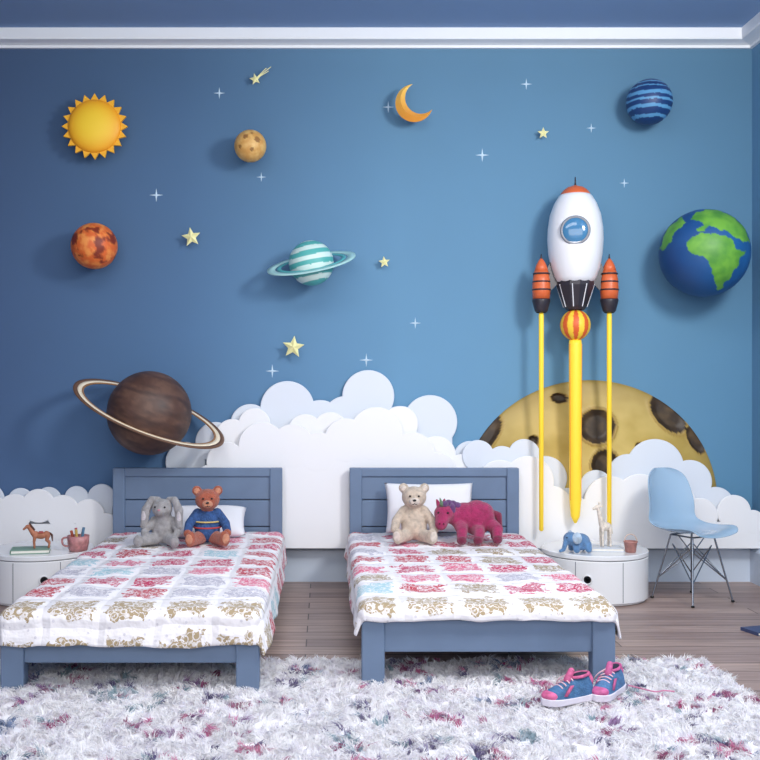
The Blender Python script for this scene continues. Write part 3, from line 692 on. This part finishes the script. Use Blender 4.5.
# ================= RUG =================
def rug():
    x0,x1,y0,y1=-2.25,1.58,2.3,4.20
    N=15000; ST=15
    cxs=np.random.uniform(x0,x1,N); cys=np.random.uniform(y0,y1,N)
    base=[(254,252,253),(250,248,250),(254,253,254),(243,240,246)]
    accents=[(150,112,158),(200,96,144),(122,142,176),(210,122,158),(110,100,140),(144,172,182),(170,86,126)]
    clr=np.zeros((N,3))
    for i in range(N):
        nn=noise.fractal(Vector((cxs[i]*7,cys[i]*9,1.3)),1,2,3); d=noise.noise(Vector((cxs[i]*2.2+9,cys[i]*2.5,4)))
        if nn>.30-.10*d and random.random()<.58:
            c=accents[int((noise.noise(Vector((cxs[i]*4,cys[i]*4,8)))*.5+.5)*len(accents)*1.6)%len(accents)]; c=mixc(c,(236,230,238),random.random()*.45)
        else: c=random.choice(base)
        clr[i]=lin(c)[:3]
    M=N*ST; ci=np.repeat(np.arange(N),ST)
    la=np.random.uniform(0,2*np.pi,N); lm=np.random.uniform(.2,.95,N)
    px=cxs[ci]+np.random.normal(0,.006,M); py=cys[ci]+np.random.normal(0,.006,M)
    px=np.clip(px,x0,x1); py=np.clip(py,y0,y1)
    a2=np.random.uniform(0,2*np.pi,M); sp=np.random.uniform(0,.35,M)
    dx=np.cos(la[ci])*lm[ci]+np.cos(a2)*sp; dy=np.sin(la[ci])*lm[ci]+np.sin(a2)*sp
    Ln=np.random.uniform(.034,.056,M); hz=Ln*np.random.uniform(.45,.72,M)
    wa=np.random.uniform(0,np.pi,M); w=np.random.uniform(.0016,.0028,M)
    wx=np.cos(wa)*w; wy=np.sin(wa)*w
    z0=.010
    P=np.zeros((M,5,3))
    P[:,0]=np.stack([px-wx,py-wy,np.full(M,z0)],1); P[:,1]=np.stack([px+wx,py+wy,np.full(M,z0)],1)
    mx=px+dx*Ln*.35; my=py+dy*Ln*.35; mz=z0+hz*.62
    P[:,2]=np.stack([mx+wx,my+wy,mz],1); P[:,3]=np.stack([mx-wx,my-wy,mz],1)
    P[:,4]=np.stack([px+dx*Ln,py+dy*Ln,z0+hz*.85],1)
    verts=P.reshape(-1,3)
    base_i=np.arange(M)*5
    loops=np.stack([base_i,base_i+1,base_i+2,base_i+3,base_i+3,base_i+2,base_i+4],1).reshape(-1)
    ls=np.stack([np.arange(M)*7,np.arange(M)*7+4],1).reshape(-1); lt=np.tile([4,3],M)
    me=bpy.data.meshes.new('pile'); me.vertices.add(M*5); me.vertices.foreach_set('co',verts.reshape(-1).astype(np.float32))
    me.loops.add(M*7); me.loops.foreach_set('vertex_index',loops.astype(np.int32))
    me.polygons.add(M*2); me.polygons.foreach_set('loop_start',ls.astype(np.int32))
    try: me.polygons.foreach_set('loop_total',lt.astype(np.int32))
    except Exception: pass
    me.update(calc_edges=True); me.validate()
    at=me.color_attributes.new('Col','FLOAT_COLOR','POINT')
    cc=np.ones((M,5,4)); jit=np.random.uniform(.92,1.04,M)
    cc[:,:,:3]=(clr[ci]*jit[:,None])[:,None,:]; at.data.foreach_set('color',np.clip(cc,0,1).reshape(-1).astype(np.float32))
    m=mat('shag_yarn',None,rough=.95,attr='Col')
    nt=m.node_tree; b=nt.nodes['Principled BSDF']; out=nt.nodes['Material Output']; tr=nt.nodes.new('ShaderNodeBsdfTranslucent'); ad=nt.nodes.new('ShaderNodeMixShader'); ad.inputs[0].default_value=.4
    nt.links.new([n for n in nt.nodes if n.type=='ATTRIBUTE'][0].outputs['Color'],tr.inputs['Color'])
    nt.links.new(b.outputs[0],ad.inputs[1]); nt.links.new(tr.outputs[0],ad.inputs[2]); nt.links.new(ad.outputs[0],out.inputs['Surface'])
    R=root('shag_rug',(0,0,0)); fin('pile',me,m,R,smooth=False)
    box('backing',(x1-x0,y1-y0,.012),((x0+x1)/2,(y0+y1)/2,.007),mat('rug_backing',(246,244,248),.95,var=.04,vscale=12),R,.003)
rug()

# ================= SNEAKERS =================
def sneaker(loc,rz,c1,c2):
    R=root('sneaker',loc,rz,1.08); mu=mat('sneaker_mesh',c1,.7,bump=.4,bscale=200,var=.3,vscale=50); mp=mat('sneaker_pink',c2,.6,var=.25,vscale=60); ms=mat('sneaker_sole',(226,220,232),.6)
    sec=[(-.09,.018,.05),(-.085,.027,.064),(-.06,.032,.07),(-.03,.031,.066),(0,.031,.058),(.03,.034,.046),(.06,.036,.036),(.08,.032,.029),(.095,.02,.02),(.10,.008,.01)]
    n=20;v=[];f=[]
    for x,w,h in sec:
        for i in range(n):
            a=2*math.pi*i/n; yy=w*math.cos(a); s=math.sin(a); zz=.018+(h*(abs(s)**.8) if s>0 else -.004*abs(s))
            v.append((x,yy*(1-.25*max(0,s)),zz))
    for k in range(len(sec)-1):
        for i in range(n):
            j=(i+1)%n; f.append((k*n+i,k*n+j,(k+1)*n+j,(k+1)*n+i))
    f+= [tuple(range(n)),tuple(range((len(sec)-1)*n,len(sec)*n))]
    mk('upper',v,f,mu,R,sub=1)
    out=[(-.096,0),(-.09,.022),(-.07,.031),(-.03,.03),(0,.031),(.04,.037),(.07,.036),(.095,.022),(.106,0),(.095,-.022),(.07,-.034),(.04,-.036),(0,-.031),(-.03,-.03),(-.07,-.031),(-.09,-.022)]
    N=len(out)
    vv=[(x,y,0) for x,y in out]+[(x*1.02,y*1.06,.02+.004*abs(x)/.1) for x,y in out]
    mk('sole',vv,[tuple(range(N))[::-1],tuple(range(N,2*N))]+[(i,(i+1)%N,N+(i+1)%N,N+i) for i in range(N)],ms,R,bevel=.003,smooth=False)
    ball('opening',(-.045,0,.08),(.034,.018,.010),mat('opening_dark',(40,34,56),.9),R,rot=(0,.12,0),seg=24)  # dark ellipsoid laid into the shoe opening
    tube('collar',[(-.045+.036*math.cos(a),.020*math.sin(a),.083-.004*math.cos(a)) for a in [i*math.pi/8 for i in range(16)]],.005,mp,R,cyclic=True)
    ball('heel_tab',(-.084,0,.06),(.012,.018,.026),mp,R,seg=20)
    ball('toe_cap',(.074,0,.028),(.028,.031,.018),mp,R,seg=24)
    blob('tongue',[('c',(.005,0,.072),(-.012,0,.1),.013,.011)],mp,R,.004,2)
    for s in (-1,1):
        mk('side_stripe',[(.03,s*.031,.028),(.042,s*.031,.03),(.012,s*.027,.06),(.0,s*.027,.06)],[(0,1,2,3)],mp,R,solid=.006)
    mw=mat('lace',(230,190,200),.8)
    for i in range(4):
        x=.045-i*.014; z=.058+i*.007
        tube('lace',[(x,-.02,z-.006),(x-.004,0,z+.008),(x-.006,.02,z-.006)],.0022,mw,R)
    tube('lace_end',[(.0,.0,.09),(.02,-.03,.075),(.01,-.055,.03),(-.03,-.07,.02)],.0022,mw,R)
    return R
sneaker((.865,3.60,.034),math.radians(205),(64,106,148),(204,96,142))
sneaker((1.03,3.68,.034),math.radians(232),(76,116,160),(194,92,144))
RL=root('shoelace',(0,0,0)); tube('cord',[(1.12,3.74,.05),(1.16,3.72,.045),(1.20,3.67,.045),(1.24,3.70,.045),(1.27,3.68,.045)],.0028,mat('lace_pink',(200,130,160),.8),RL)
book('tablet',(2.07,4.76,0),(.18,.12,.016),.3,(60,72,110))

# ================= LIGHT / CAMERA =================
def area(name,loc,target,size,power,col=(1,1,1)):
    l=bpy.data.lights.new(name,'AREA'); l.shape='DISK' if isinstance(size,float) else 'RECTANGLE'
    if isinstance(size,float): l.size=size
    else: l.size,l.size_y=size
    l.energy=power; l.color=col
    o=bpy.data.objects.new(name,l); scene.collection.objects.link(o); o.location=loc
    o.rotation_euler=(Vector(target)-Vector(loc)).to_track_quat('-Z','Y').to_euler(); return o
area('key_lamp',(2.15,2.7,2.75),(0,6,1.3),.75,80,(1,.975,.94))
area('soft_fill_panel',(0,.1,2.2),(0,6,.8),(4.2,1.8),66,(1,.99,.975))  # unseen panel added above the camera as fill; no window there
area('overhead_fill',(-.3,3.3,3.2),(-.3,3.6,0),(2.6,1.0),46,(1,.975,.94))  # unseen fill light added overhead to brighten rug and bed tops
w=bpy.data.worlds.new('World'); scene.world=w; w.use_nodes=True
w.node_tree.nodes['Background'].inputs[0].default_value=(.97,.97,1,1); w.node_tree.nodes['Background'].inputs[1].default_value=.95
cam=bpy.data.cameras.new('camera'); cam.sensor_width=36; cam.lens=F/760*36; cam.shift_x=.072; cam.shift_y=.008
co=bpy.data.objects.new('camera',cam); scene.collection.objects.link(co); co.location=(0,0,CH); co.rotation_euler=(math.pi/2,0,0)
scene.camera=co
scene.view_settings.view_transform='Standard'
# curves -> meshes
bpy.context.view_layer.update()
dg=bpy.context.evaluated_depsgraph_get()
for o in [o for o in scene.objects if o.type=='CURVE']:
    me=bpy.data.meshes.new_from_object(o.evaluated_get(dg)); nm=o.name; par=o.parent; mw=o.matrix_local.copy()
    bpy.data.objects.remove(o); n=bpy.data.objects.new(nm,me); scene.collection.objects.link(n); n.parent=par; n.matrix_local=mw
